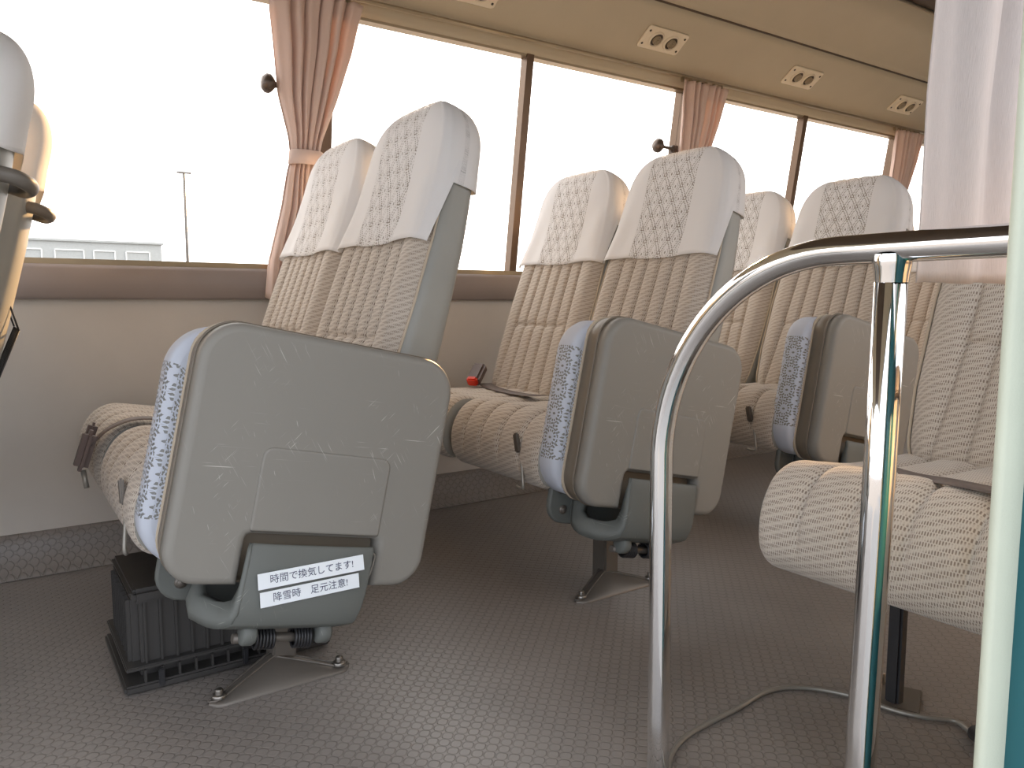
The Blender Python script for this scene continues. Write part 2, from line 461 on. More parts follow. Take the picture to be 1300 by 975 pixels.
def front_t(s_, v, off=0, gr=True):
    w = bw(v) + off; u = s_ * w; T = bthick(v) * bsc(v) + off
    e = (1 - abs(s_) ** 3.6) ** (1 / 3.6) if abs(s_) < 1 else 0
    t = -T * e
    t -= .010 * math.exp(-((abs(s_) - .8) / .16) ** 2) * min(1, max(0, (1 - abs(s_)) / .15)) * min(1, max(0, (.62 - v) / .2))
    if gr:
        f = min(1, max(0, (1 - abs(s_)) / .15))
        t += groove(u, w, v) * f * (1 if v < .6 else 0)
        if abs(u) < .13: t += .007 * math.exp(-((v - .235) / .006) ** 2)
    return u, t
def make_backrest(parent):
    NU, NV = 128, 62
    ss = [math.sin(PI / 2 * (-1 + 2 * k / NU)) * .35 + (-1 + 2 * k / NU) * .65 for k in range(NU + 1)]
    vs = [LB * (1 - (1 - i / NV) ** 1.0) for i in range(NV + 1)]
    vs = [v if v < .7 else .7 + (LB - .7) * math.sin(PI / 2 * (v - .7) / (LB - .7)) for v in vs]
    vs = sorted(vs + [.229, .235, .241]); NV = len(vs) - 1
    g = G(); rows = []
    for v in vs:
        r = []
        for s_ in ss:
            u, t = front_t(s_, v); r.append(bp(u, t, v))
        w = bw(v); r = [bp(-w, .010 * bsc(v), v)] + r + [bp(w, .010 * bsc(v), v)]; rows.append(r)
    us = [-.262] + [s_ * (.205 + .04 * s_ ** 8) for s_ in ss] + [.262]
    g.grid(rows, uvs=lambda i, j: (us[min(j, NU + 2)], vs[i]))
    pad = fixn(g.build('backrest', 'fabric', parent))
    # grey back shell
    g = G(); rows = []; N = 40
    for v in vs:
        w = bw(v) + .003 * min(1, (LB - v) / .1); T = lerp([(0, .085), (.25, .076), (.5, .056), (.6, .048), (.75, .045)], v) * bsc(v); r = []
        for k in range(N + 1):
            s_ = math.cos(PI * k / N); s_ = abs(s_) ** .8 * (1 if s_ > 0 else -1)
            e = (1 - abs(s_) ** 3.6) ** (1 / 3.6) if abs(s_) < 1 else 0
            r.append(bp(s_ * w, T * e + .010 * bsc(v) * (e > 0) , v))
        fw = lerp([(0, -.026), (.5, -.020), (.6, -.006), (.75, -.002)], v) * bsc(v); ww = w + .0005
        r = [bp(w - .007, fw - .001, v), bp(ww, fw, v)] + r + [bp(-ww, fw, v), bp(-w + .007, fw - .001, v)]
        rows.append(r)
    g.grid(rows); g.face([len(g.v) - len(rows) * len(rows[0]) + j for j in range(len(rows[0]))], smooth=False)
    sh = g.build('back_shell', 'vinyl', parent); fixn(sh)
    for s_ in (1, -1):
        g = G(); g.tube([bp(s_ * (bw(v) - .001), lerp([(0, -.028), (.5, -.022), (.6, -.008)], v) * bsc(v), v) for v in [.02 + .56 * i / 30 for i in range(31)]], .0028, 6); g.build('piping', 'piping', pad)
    return pad
def make_cover(parent, mat='cover', seed=0):
    """cotton slip over the headrest, lace band down the middle"""
    rnd = random.Random(seed); ph = rnd.random() * 6
    NU, NB, NV = 70, 26, 34
    loop = []
    for k in range(NU + 1):
        x = -1 + 2 * k / NU; loop.append(('f', math.sin(PI / 2 * x) * .4 + x * .6))
    for k in range(1, NB):
        loop.append(('b', math.cos(PI * k / NB)))
    n = len(loop); cols = []
    for kind, s_ in loop:
        if kind == 'f':
            ve = .432 + .0035 * math.sin(s_ * 5 + ph) if abs(s_) < .985 else lerp([(.985, .436), (.993, .50), (1, .56)], abs(s_))
        else: ve = .57 - .01 * math.sin(s_ * 4)
        col = []
        for i in range(NV + 1):
            q = i / NV; v = ve + (LB - ve + .004) * (1 - (1 - q) ** 1.35)
            vv = min(v, LB - .0012); off = .0052 + .003 * max(0, 1 - q * 5)
            if kind == 'f':
                u, t = front_t(s_, vv, off, False)
                t -= .0025 * math.exp(-((abs(s_) - .9) / .02) ** 2)
                t -= .0016 * math.sin(u * 60 + v * 22 + ph) * (1 - q)
                if q < .25 and abs(s_) > .75: t -= .010 * (1 - q * 4) * (abs(s_) - .75) * 4
            else:
                w = bw(vv) + off; T = .053 * bsc(vv) + off
                e = (1 - abs(s_) ** 3.6) ** (1 / 3.6) if abs(s_) < 1 else 0
                u, t = s_ * w, T * e + .010 * bsc(vv) * min(1, e * 2)
            col.append((bp(u, t, vv), (u if kind == 'f' else .3, v)))
        cols.append(col)
    g = G(); rows = [[cols[j][i][0] for j in range(n)] for i in range(NV + 1)]
    def uvf(i, j):
        j = j % n if j < n else 0
        return cols[j][i][1]
    g.grid(rows, True, uvs=uvf)
    o = g.build('headrest_cover', mat, parent); fixn(o)
    solid(o, .0012, 1); return o
CP = smooth_poly([(.455, .30), (.46, .37), (.44, .405), (.34, .408), (.22, .412), (.13, .425), (.075, .432), (.035, .415), (.008, .375), (.0, .33), (.008, .292), (.04, .268), (.12, .272), (.25, .285), (.38, .29)], 6)
def make_cushion(parent):
    hw = .197; r = .028; NY = 110; n = len(CP); rows = []
    nor = []
    for i in range(n):
        d = (CP[(i + 1) % n] - CP[i - 1]).normalized(); nor.append(Vector((-d.y, d.x)))
    cen = Vector((.2, .35))
    if (CP[0] - cen).dot(nor[0]) < 0: nor = [-q for q in nor]
    ys = [hw * (math.sin(PI / 2 * (-1 + 2 * k / NY)) * .3 + (-1 + 2 * k / NY) * .7) for k in range(NY + 1)]
    acc = [0]
    for i in range(n): acc.append(acc[-1] + (CP[(i + 1) % n] - CP[i]).length)
    for y in ys:
        a = max(0, abs(y) - (hw - r)) / r; ins = r * (1 - math.sqrt(max(0, 1 - min(a, .999) ** 2)))
        gr = sum(.008 * math.exp(-abs((y - s_) / .0046) ** 1.5) + .004 * math.exp(-((y - s_) / .014) ** 2) for s_ in (-.120, -.040, .040, .120))
        crown = .008 * (1 - (y / hw) ** 2)
        row = []
        for i in range(n):
            top = max(0, min(1, (CP[i].y - .30) / .06))
            p = CP[i] - nor[i] * (ins * .8 + gr * top * (1 if ins < .01 else 0)) + nor[i] * crown * top
            # bolster ridge dip in the middle of the seating area
            row.append((p.x, y + .020, p.y))
        rows.append(row)
    g = G(); g.grid(rows, True, uvs=lambda i, j: (ys[i], -acc[j]), cap0=True, cap1=True, mi=lambda i, j: 1 if (abs(ys[i]) > hw - .010 and abs(ys[min(i + 1, NY)]) > hw - .010) else 0)
    o = g.build('cushion', ['fabric', 'vinyl'], parent); fixn(o); return o
def make_frame(parent):
    g = G()
    for x in (.15, .36): g.box((x, .01, .265), (.03, .38, .03))
    for y in (-.145, .17): g.box((.27, y, .268), (.28, .025, .03), .004)
    for y in (-.15, .185):
        g.box((.455, y, .325), (.05, .014, .13), .006, Matrix.Rotation(R(18), 3, 'Y'))
    g.build('seat_frame', 'steel', parent)
def make_lever(parent):
    g = G()
    y = -.115
    g.tube(smooth_path([(.005, y + .012, .365), (.003, y + .004, .335), (-.004, y - .012, .282), (-.002, y - .010, .270), (.000, y + .006, .267), (.002, y + .02, .268)], 4), .0035, 8)
    o = g.build('recline_lever', 'grey_metal', parent)
    g = G(); g.box((.0, y + .017, .368), (.008, .019, .044), .003, Matrix.Rotation(R(-14), 3, 'X')); g.build('grip', 'steel', o)
def make_handle(parent):
    g = G(); c = bp(-.120, .045, .53)
    pts = [c + Vector((0, -.055, .0)), c + Vector((.02, -.058, -.004)), c + Vector((.036, -.048, -.010)), c + Vector((.044, -.02, -.012)), c + Vector((.044, .02, -.012)), c + Vector((.036, .048, -.010)), c + Vector((.02, .058, -.004)), c + Vector((0, .055, 0))]
    g.tube(smooth_path(pts, 5), .0092, 10, flat=1.25); g.build('grab_handle', 'handle', parent)
def make_wire_pocket(parent):
    g = G(); b = [bp(s_, t_, v_) for s_, t_, v_ in ((-.15, .072, .34), (.15, .072, .34), (.15, .078, .10), (-.15, .078, .10))]
    f_ = [bp(s_, t_, v_) for s_, t_, v_ in ((-.14, .098, .30), (.14, .098, .30), (.15, .085, .09), (-.15, .085, .09))]
    g.tube(f_ + [f_[0]], .002, 6)
    g.tube([b[0], f_[0]], .002, 6); g.tube([b[1], f_[1]], .002, 6); g.tube([b[0], b[1]], .002, 6)
    for k in range(1, 6): g.tube([f_[3].lerp(f_[2], k / 6), f_[0].lerp(f_[1], k / 6)], .0013, 5)
    g.build('wire_pocket', 'black', parent)
YA, YB = 1.925, 1.500
def seat_proto(name, label, loc, group):
    t = thing(name, label, 'seat', loc, group)
    make_frame(t); make_cushion(t); make_backrest(t); make_cover(t)
    return t
def floor_leg(parent, y, x=.25):
    """stem and saddle foot bolted to the floor"""
    g = G()
    g.box((x, y, .135), (.044, .050, .27), .004); g.box((x, y, .255), (.06, .07, .03), .004)
    o = g.build('stem', 'steel', parent)
    rim_f = []; rim_b = []
    g = G(); y0 = y - .065                      # saddle: two bolt pads in front, arched spine to the stem
    L = .108
    def ridge(q): return .006 + .034 * max(0, 1 - abs(q) * 1.2) ** .9
    rows = []
    for k in range(25):
        q = -1 + 2 * k / 24; xx = x - .02 + q * (L + .018)
        ax = abs(q); yc = y0 + .050 * max(0, 1 - ax * 1.15); hw = .019 + .006 * (1 - ax)
        if ax > .84: hw *= math.sqrt(max(0.02, 1 - ((ax - .84) / .162) ** 2))
        h = ridge(q)
        rim_f.append((xx, yc - .006 * (hw / .02 if ax > .84 else 1), h * .9 + .0005)); rim_b.append((xx, yc + hw * .6, h * .9 + .0005))
        rows.append([(xx, y0 - .020 * (hw / .02 if ax > .84 else 1), .0), (xx, y0 - .019 * (hw / .02 if ax > .84 else 1), .005), (xx, yc - .006 * (hw / .02 if ax > .84 else 1), h * .9), (xx, yc, h), (xx, yc + hw * .6, h * .9), (xx, yc + hw, .004), (xx, yc + hw, 0)])
    g.grid(rows); g.tube(rim_f, .0022, 6); g.tube(rim_b, .0022, 6); fo = fixn(g.build('foot', 'steel', parent))
    for s_ in (-1, 1):
        g = G(); cx = x - .02 + s_ * L
        g.lathe([(.0, .012), (.011, .012), (.012, .009), (.012, .006)], (cx, y0, .003), (0, 0, 1), 14)
        g.lathe([(0, .022), (.0065, .022), (.007, .020), (.007, .012)], (cx, y0, .002), (0, 0, 1), 6)
        g.build('bolt', 'bolt', fo)
# --- folding jump seat; (u, n, w) panel frame tilted 12.2 degrees
JA = R(12.2)
def JP(u, n, w): return Vector((.016 + u * math.cos(JA) + w * math.sin(JA), n, .264 - u * math.sin(JA) + w * math.cos(JA)))
def rrect(u0, u1, w0, w1, r, n=8):
    out = []
    rs = r if isinstance(r, (list, tuple)) else [r] * 4
    for (cx, cy, a0, rr) in ((u1 - rs[0], w1 - rs[0], 0, rs[0]), (u0 + rs[1], w1 - rs[1], 90, rs[1]), (u0 + rs[2], w0 + rs[2], 180, rs[2]), (u1 - rs[3], w0 + rs[3], 270, rs[3])):
        for k in range(n + 1):
            a = R(a0 + 90 * k / n); out.append((cx + rr * math.cos(a), cy + rr * math.sin(a)))
    return out
def inset(poly, d):
    out = []; n = len(poly)
    for i in range(n):
        a = Vector(poly[i - 1]); b = Vector(poly[i]); c = Vector(poly[(i + 1) % n])
        e1 = (b - a); e2 = (c - b)
        n1 = Vector((-e1.y, e1.x)).normalized() if e1.length > 1e-9 else None; n2 = Vector((-e2.y, e2.x)).normalized() if e2.length > 1e-9 else None
        n1 = n1 or n2; n2 = n2 or n1
        m = (n1 + n2)
        m = m / max(.35, m.length_squared) * 2 if m.length > 1e-6 else n1
        out.append(tuple(b + m * d))
    return out
def slabJ(g, poly, prof, mi=0, uvs=True):
    """prof: list of (inset, n) from outer face to back"""
    rows = []
    for d, nn in prof:
        pl = inset(poly, d) if abs(d) > 1e-9 else poly
        rows.append([JP(p[0], nn, p[1]) for p in pl])
    b = len(g.v); g.grid(rows, True, mi=lambda i, j: mi); n = len(poly)
    f0 = inset(poly, prof[0][0]) if prof[0][0] else poly; f1 = inset(poly, prof[-1][0]) if prof[-1][0] else poly
    g.face([b + j for j in range(n)], [tuple(p) for p in f0], mi, False)
    g.face([b + (len(rows) - 1) * n + j for j in range(n)][::-1], [tuple(p) for p in f1][::-1], mi, False)
def text_mesh(body, size, name, mat, parent, mtx, spacing=1.0):
    cu = bpy.data.curves.new('txt', 'FONT'); cu.body = body; cu.size = size; cu.align_x = 'CENTER'; cu.align_y = 'CENTER'
    cu.extrude = .0; cu.space_character = spacing
    to = bpy.data.objects.new('txt', cu); C.objects.link(to)
    bpy.context.view_layer.update()
    me = bpy.data.meshes.new_from_object(to.evaluated_get(bpy.context.evaluated_depsgraph_get()))
    bpy.data.objects.remove(to); me.materials.clear(); me.materials.append(M[mat])
    me.transform(mtx); o = bpy.data.objects.new(name, me); C.objects.link(o); o.parent = parent; return o
def make_jump(label, loc, texts=False, group=None):
    t = thing('folding_jump_seat', label, 'folding seat', loc, group)
    # outer pan with notch
    out = rrect(0, .44, 0, .407, [.062, .062, .055, .055], 10)
    # insert notch between bottom-left arc end and bottom-right arc start
    k = 33
    notch = [(.1165, 0), (.1165, .072)] + [(.1165 + .010 * (1 - math.cos(R(a))), .072 + .010 * math.sin(R(a))) for a in (30, 60, 90)] + \
            [(.3435 - .010 * (1 - math.sin(R(a))) , .082 - .010 * (1 - math.cos(R(a)))) for a in (0, 30, 60, 90)][0:4] + [(.3435, 0)]
    notch = [(.1165, 0), (.1165, .074), (.119, .080), (.125, .0825), (.335, .0825), (.341, .080), (.3435, .074), (.3435, 0)]
    poly = out[:k] + notch + out[k:]
    g = G(); slabJ(g, poly, [(.0135, .0), (.009, .0008), (.005, .003), (.0018, .007), (0, .013), (0, .034)])
    pan = fixn(g.build('seat_pan', 'shell', t))
    g = G(); pl = rrect(.118, .342, .088, .224, [.018, .018, .006, .006], 6)
    slabJ(g, pl, [(.005, -.0022), (.0025, -.0018), (0, .0008)]); fixn(g.build('raised_panel', 'shell', pan))
    # vinyl edged cushion behind it
    g = G(); cp = rrect(.004, .436, .004, .403, .058, 10)
    full = rrect(.002, .438, .0, .405, .060, 10)
    slabJ(g, full, [(.010, .030), (.003, .033), (.0, .040), (.0, .068), (.004, .074), (.012, .077)])
    cu = fixn(g.build('seat_cushion', 'vinyl_dark', t))
    g = G(); g.tube([JP(a, .076, b) for a, b in rrect(.004, .436, .004, .403, .058, 8)], .0048, 6, closed=True); g.build('piping', 'piping', cu)
    g = G(); g.tube([JP(a, .0345, b) for a, b in rrect(.0, .44, .0, .407, .058, 8)], .0028, 6, closed=True); g.build('seam', 'vinyl_dark', cu)
    # folded backrest slab and its white cover on the front end
    bp_ = rrect(-.022, .325, .012, .392, [.04, .075, .075, .04], 10)
    g = G(); slabJ(g, bp_, [(.014, .078), (.004, .083), (.0, .092), (.0, .122), (.005, .134), (.016, .139)])
    fixn(g.build('folded_backrest', 'vinyl', t))
    cv = rrect(-.026, .20, .008, .396, [.012, .078, .078, .012], 14)
    g = G(); prof = [(.016, .0745), (.004, .080), (.0, .090), (.0, .124), (.005, .137), (.016, .1425)]
    rows = []; n = len(cv)
    arc = 0
    prof2 = []
    for (d0, n0), (d1, n1) in zip(prof, prof[1:]): prof2.append((d0, n0))
    prof2.append(prof[-1])
    for d, nn in prof2:
        plv = inset(cv, d); rows.append([JP(p[0], nn, p[1]) for p in plv])
    b = len(g.v)
    def uvj(i, j):
        p = cv[j % n]; return (prof2[i][1] + p[0] * .5, p[1] - .205)
    g.grid(rows, True, uvs=lambda i, j: uvj(i, j))
    for ri, rev in ((0, 1), (len(rows) - 1, -1)):
        g.face([b + ri * n + j for j in range(n)][::rev], [(p[0], p[1] - .205) for p in cv][::rev], 0, False)
    fixn(g.build('lace_cover', 'jcover_v', t))
    # hinge bracket: flap in the notch, sweeping under the pan to the seat frame
    path = [(-.006, .070, .124, .334), (-.012, .060, .122, .334), (-.018, .03, .120, .330), (-.024, -.01, .117, .326), (-.026, -.035, .114, .320), (-.020, -.052, .110, .316), (0, -.064, .10, .306), (.03, -.072, .088, .300), (.065, -.070, .070, .295), (.095, -.058, .070, .285), (.113, -.035, .080, .275), (.121, -.005, .085, .262), (.122, .03, .085, .25)]
    path = smooth_path([Vector((a, b, c, d)) for a, b, c, d in path], 4) if False else path
    g = G(); rows = []
    for (nn, w, ua, ub) in path:
        rows.append([JP(ua + (ub - ua) * (k / 14), nn + .005 * (abs(k / 7 - 1) ** 4), w) for k in range(15)])
    g.grid(rows); h = g.build('hinge_bracket', 'hinge', t); solid(h, .010, 0)
    bv = h.modifiers.new('b', 'BEVEL'); bv.width = .003; bv.segments = 2
    sb = h.modifiers.new('d', 'SUBSURF'); sb.levels = 1; sb.render_levels = 1
    g = G(); rows = []; cc = Vector((.050, .035))
    for i, (nn, w, ua, ub) in enumerate(path):
        p = Vector((nn, w)); d = cc - p; q = p + d.normalized() * (.036 * min(1, i / 4)) if i else p
        rows.append([JP(ua + .002, p.x, p.y), JP(ua - .001, (p.x * 2 + q.x) / 3, (p.y * 2 + q.y) / 3), JP(ua + .004, q.x, q.y), JP(ua + .02, q.x, q.y)])
    g.grid(rows); solid(g.build('hinge_cheek', 'hinge', h), .006, 0)
    # bolted side plate that carries the hinge, visible below the folded backrest
    g = G(); pp = rrect(.022, .175, -.062, .055, [.02, .03, .045, .04], 6)
    slabJ(g, pp, [(.004, .124), (0, .128), (0, .136), (.004, .14)]); sp = fixn(g.build('side_plate', 'hinge', t))
    for (a, b) in ((.046, .015), (.062, -.030)):
        g = G(); c = JP(a, .124, b)
        g.lathe([(0, .007), (.006, .007), (.0066, .005), (.0066, .003), (.010, .003), (.0105, .0), (.0105, -.004)], c, (0, -1, 0), 12); g.build('bolt', 'steel', sp)
    # knuckles under the flap and the two coil springs on the hinge axle
    for a in (.137, .262):
        g = G(); c0 = JP(a, .0, -.082); 
        pr = [(.0, 0), (.017, 0), (.020, .003), (.020, .018), (.017, .022), (0, .022)]
        ax = (JP(1, 0, 0) - JP(0, 0, 0))
        g.lathe(pr, JP(a, .008, -.076), ax, 16); g.build('knuckle', 'hinge', h)
    for a0, a1 in ((.163, .196), (.228, .258)):
        g = G(); pts = []
        for i in range(6 * 14 + 1):
            q = i / (6 * 14); an = 2 * PI * 6 * q
            pts.append(JP(a0 + (a1 - a0) * q, .022 + .0165 * math.cos(an), -.090 + .0165 * math.sin(an)))
        g.tube(pts, .0026, 6); g.build('coil_spring', 'black', t)
    g = G(); g.tube([JP(.13, .022, -.090), JP(.29, .022, -.090)], .008, 10); g.build('axle', 'steel', t)
    g = G(); g.tube(smooth_path([JP(.331, -.006, .062), JP(.339, -.004, .055), JP(.338, -.002, .03), JP(.332, -.002, .005), JP(.326, -.004, -.012)], 4), .002, 6); g.build('wire_clip', 'grey_metal', t)
    if texts:
        def pn(w): return lerp([(-.035, -.026), (-.01, -.024), (.03, -.018), (.06, -.012), (.07, -.006)], w)
        for (c0, c1, hgt, body, sc_, lab) in (((.137, .016), (.3115, .050), .0245, '時間で換気してます!', .0152, 'white label strip with the upper line of dark blue writing'), ((.1445, -.0115), (.306, .021), .0235, '降雪時　足元注意!', .0152, 'white label strip with the lower line of dark blue writing')):
            c0 = Vector(c0); c1 = Vector(c1); d = (c1 - c0).normalized(); up = Vector((-d.y, d.x)); mid = (c0 + c1) / 2
            g = G(); q = []
            for wgt, sgn in ((c0, -1), (c1, -1), (c1, 1), (c0, 1)):
                p = wgt + up * hgt / 2 * sgn; q.append(JP(p.x, pn(p.y) - .0085 - .0006, p.y))
            g.v += q; g.face([0, 1, 2, 3], smooth=False); lb = solid(fixn(g.build('label_strip', 'label', t)), .0006, 0)
            lb['label'] = lab
            # text frame
            X_ = (q[1] - q[0]).normalized(); Y_ = (q[3] - q[0]).normalized(); Z_ = X_.cross(Y_).normalized(); Y_ = Z_.cross(X_)
            cen = (q[0] + q[1] + q[2] + q[3]) / 4 + Z_ * .0007
            mt = Matrix(((X_.x, Y_.x, Z_.x, cen.x), (X_.y, Y_.y, Z_.y, cen.y), (X_.z, Y_.z, Z_.z, cen.z), (0, 0, 0, 1)))
            text_mesh(body, sc_, 'printed_text', 'ink', lb, mt)
    return t
M['jcover_v'] = lace_mat('lace_cotton_jump', srgb(222, 228, 240), .122, .052, .060, axis='v', style='round')

ROW = {0: -.600, 1: .17, 2: .97, 3: 1.77, 4: 2.57}
rowname = {0: 'front row cut by the left edge', 1: 'nearest full row', 2: 'second full row', 3: 'third full row', 4: 'rearmost row seen'}
protoA = seat_proto('passenger_seat', 'beige window seat with white lace headrest cover touching the nearest tied curtain', (ROW[1], YA, 0), 'passenger seats along the far windows')
protoB = dup(protoA); protoB.location = (ROW[1], YB, 0)
protoB['label'] = 'beige aisle seat with tall white lace headrest cover, just behind the labelled folded jump seat'
floor_leg(protoB, -.117, .25); make_lever(protoB)
g = G(); g.box((.25, .245, .265), (.20, .20, .028), .004); g.build('wall_mount', 'steel', protoA)
labs = {
 (2, 'A'): 'window seat with lace cover beside the dark mullion, a red buckle at its base',
 (2, 'B'): 'aisle seat with broad lace headrest cover in front of the second curtain',
 (3, 'A'): 'window seat mostly hidden behind the middle aisle seat, its white headrest edge showing',
 (3, 'B'): 'aisle seat with lace headrest cover just above the bend of the chrome handrail',
 (4, 'A'): 'rear window seat almost hidden beyond the third row, next to the last curtain',
 (4, 'B'): 'rear seat whose ribbed backrest shows just right of the chrome post',
 (0, 'A'): 'orange sunlit window seat seen from behind, second sliver at the left edge',
 (0, 'B'): 'orange sunlit aisle seat with white cover and black grab handle, cut by the left edge'}
for r_ in (2, 3, 4, 0):
    for k, P_, Y_ in (('A', protoA, YA), ('B', protoB, YB)):
        o = dup(P_); o.location = (ROW[r_] + (.05 if (r_ == 0 and k == 'A') else 0), Y_, 0); o['label'] = labs[(r_, k)]
        if r_ == 0: make_handle(o); make_wire_pocket(o)
# near side seat
o = dup(protoA); o.location = (.965, .535, 0); o['label'] = 'beige seat at right with large patterned cushion behind the chrome post'
o['group'] = 'passenger seats'; del o['group']
g = G(); g.box((.275, .128, .13), (.022, .024, .26), .004); g.build('leg', 'black', o)
g = G(); g.box((.29, .14, .004), (.09, .09, .006), .002, Matrix.Rotation(R(25), 3, 'Z')); fo = g.build('foot_plate', 'steel', o)
g = G(); g.lathe([(0, .02), (.006, .02), (.007, .018), (.007, .0)], (.315, .175, .007), (0, 0, 1), 6); g.tube([(.302, .172, .017), (.315, .175, .022), (.328, .178, .017)], .004, 6); g.build('wing_nut', 'bolt', fo)
for ch in list(o.children):
    if ch.name.startswith('wall_mount'): bpy.data.objects.remove(ch)
g = G(); g.box((.25, -.26, .265), (.20, .21, .028), .004); g.build('wall_mount', 'steel', o)

jl = {1: 'folded grey jump seat with scuffed panel and two white label strips, nearest the camera',
      2: 'folded grey jump seat in the middle, bolted green-grey hinge showing, behind the curved chrome rail',
      3: 'folded grey jump seat behind the upright chrome post at right'}
jr = {}
for r_ in (1, 2, 3): jr[r_] = make_jump(jl[r_], (ROW[r_], 1.2, 0), texts=(r_ == 1), group='folded jump seats by the aisle')

# ------------------------------------------------------------------ seat belts
def ribbon(pts, w, wdir, name='belt'):
    g = G(); pts = smooth_path(pts, 6); wd = Vector(wdir).normalized() * w / 2
    g.grid([[p - wd, p + wd] for p in pts]); return g
def belt(label, pts, wdir, w=.046, group=None):
    g = ribbon(pts, w, wdir); o = solid(g.build('seat_belt', 'belt'), .0018, 0); tag(o, label, 'seat belt', group); return o
x0 = ROW[1]
bt = thing('seat_belt', 'brown lap belt lying across the nearest window seat, buckle hanging over its front', 'seat belt', (0, 0, 0))
g = ribbon([(x0 + .40, 1.735, .420), (x0 + .30, 1.735, .4175), (x0 + .2, 1.74, .422), (x0 + .09, 1.745, .442), (x0 + .03, 1.75, .428), (x0 - .008, 1.755, .395)], .046, (0.1, 1, .0)); solid(g.build('webbing', 'belt', bt), .0018, 0)
g = G(); g.box((x0 - .020, 1.745, .385), (.026, .038, .085), .010, Matrix.Rotation(R(18), 3, 'Y')); g.build('buckle', 'buckle', bt)
g = G(); g.box((x0 - .008, 1.80, .40), (.018, .028, .07), .007, Matrix.Rotation(R(20), 3, 'Y')); g.build('tongue', 'buckle', bt)
g = G(); g.tube([(x0 - .026, 1.745, .345), (x0 - .022, 1.735, .31)], .005, 8); g.build('stalk', 'grey_metal', bt)
x0 = ROW[2]
b2 = thing('seat_belt', 'brown lap belt with red-topped buckle lying across the middle window seat', 'seat belt', (0, 0, 0))
g = ribbon([(x0 + .355, 2.10, .421), (x0 + .33, 2.03, .4185), (x0 + .30, 1.93, .4195), (x0 + .29, 1.82, .4195), (x0 + .30, 1.74, .421), (x0 + .34, 1.70, .424)], .044, (1, -.2, 0)); solid(g.build('webbing', 'belt', b2), .0018, 0)
mt = Matrix.Rotation(R(35), 3, 'Z') @ Matrix.Rotation(R(-35), 3, 'Y')
g = G(); g.box((x0 + .325, 2.10, .452), (.085, .045, .034), .008, mt); bk = g.build('buckle', 'buckle', b2)
g = G(); g.box(Vector((x0 + .325, 2.10, .452)) + mt @ Vector((-.038, 0, .004)), (.020, .034, .030), .005, mt); g.build('button', 'red', bk)
x0 = .965
belt('dark lap belt lying across the large patterned seat cushion at right', [(x0 + .32, .725, .41), (x0 + .26, .70, .424), (x0 + .20, .66, .4235), (x0 + .13, .57, .432), (x0 + .09, .50, .442), (x0 + .08, .43, .443)], (.9, .5, 0), .044)

# ------------------------------------------------------------------ curtains
def curtain(label, prof, zt, zb, yf, k, amp, mat, name='tied_curtain', band=None, seed=1, cat='curtain', group=None, phase=0):
    """prof: z -> (centre x, half width, fold amplitude)"""
    rnd = random.Random(seed); NS, NZ = 150, 60; g = G(); rows = []
    t = thing(name, label, cat, (0, 0, 0), group)
    ph = [rnd.uniform(-.9, .9) for _ in range(12)]
    W0 = 1.0
    for i in range(NZ + 1):
        z = zt + (zb - zt) * i / NZ; cx, hw, am = (lerp([(a, b[q]) for a, b in prof], z) for q in range(3))
        r = []
        for j in range(NS + 1):
            s_ = -1 + 2 * j / NS
            f = s_ + .05 * math.sin(3.1 * s_ + ph[0]) + .03 * math.sin(7 * s_ + ph[1] + z * 2)
            a_ = PI * k * f + phase + .35 * math.sin(z * 5 + ph[2])
            fold = math.sin(a_) + .28 * math.sin(2.3 * a_ + ph[3] + z * 3)
            x = cx + hw * (s_ + .35 / k * math.cos(a_) * min(1, am * 60) )
            y = yf(z) + am * fold - am * .8 * (1 - s_ * s_)
            zz = z + ((.008 * math.sin(a_) + .010 * s_) * (1 if band else .15) if i == NZ else 0)
            r.append((x, y, zz))
        rows.append(r)
    g.grid(rows, uvs=lambda i, j: (j / NS * W0, zt + (zb - zt) * i / NZ))
    c = solid(g.build('cloth', mat, t), .0015, 0)
    if band:
        z0, bw_, bd = band; g = G(); cx = lerp([(a, b[0]) for a, b in prof], z0); rr = []
        for dz in (-.019, -.017, 0, .017, .019):
            e = 0 if abs(dz) < .018 else .003
            rr.append([(cx + (bw_ - e) * math.cos(2 * PI * q / 28) + dz * .1, yf(z0) - .012 + (bd - e) * math.sin(2 * PI * q / 28), z0 + dz) for q in range(28)])
        g.grid(rr, True); solid(g.build('tie_band', mat, t), .003, 0)
    return t
def hooks(t, x0, x1, n=6):
    for i in range(n):
        g = G(); x = x0 + (x1 - x0) * (i + .5) / n
        g.box((x, 2.117, 1.520), (.012, .012, .022), .003); g.build('glider', 'channel', t)
yc = lambda z: YW(z) - .052
tied = lambda c, bx: [(.69, (c - bx - .0, .056, .018)), (.80, (c - bx * .72, .060, .017)), (.95, (c - bx * .25, .054, .013)), (1.04, (c - .01, .045, .008)), (1.085, (c - .005, .040, .006)), (1.14, (c - .003, .048, .009)), (1.25, (c + .0, .082, .013)), (1.38, (c + .012, .108, .014)), (1.46, (c + .015, .122, .013)), (1.51, (c + .02, .130, .012))]
t = curtain('pinkish beige curtain tied with a band beside the nearest lace-covered seats', tied(.776, .056), 1.512, .70, yc, 6, .016, 'curtain', band=(1.085, .047, .030), seed=3, group='tied curtains'); hooks(t, .66, .91)
t = curtain('pinkish beige curtain gathered behind the middle aisle seat headrest', tied(2.322, .068), 1.512, .70, yc, 6.5, .016, 'curtain', band=(1.085, .047, .030), seed=5, group='tied curtains'); hooks(t, 2.2, 2.46)
t = curtain('pinkish beige curtain farthest along the windows, beside the pale hanging curtain', tied(3.79, .068), 1.512, .70, yc, 6.5, .016, 'curtain', band=(1.085, .047, .030), seed=8, group='tied curtains'); hooks(t, 3.66, 3.92)
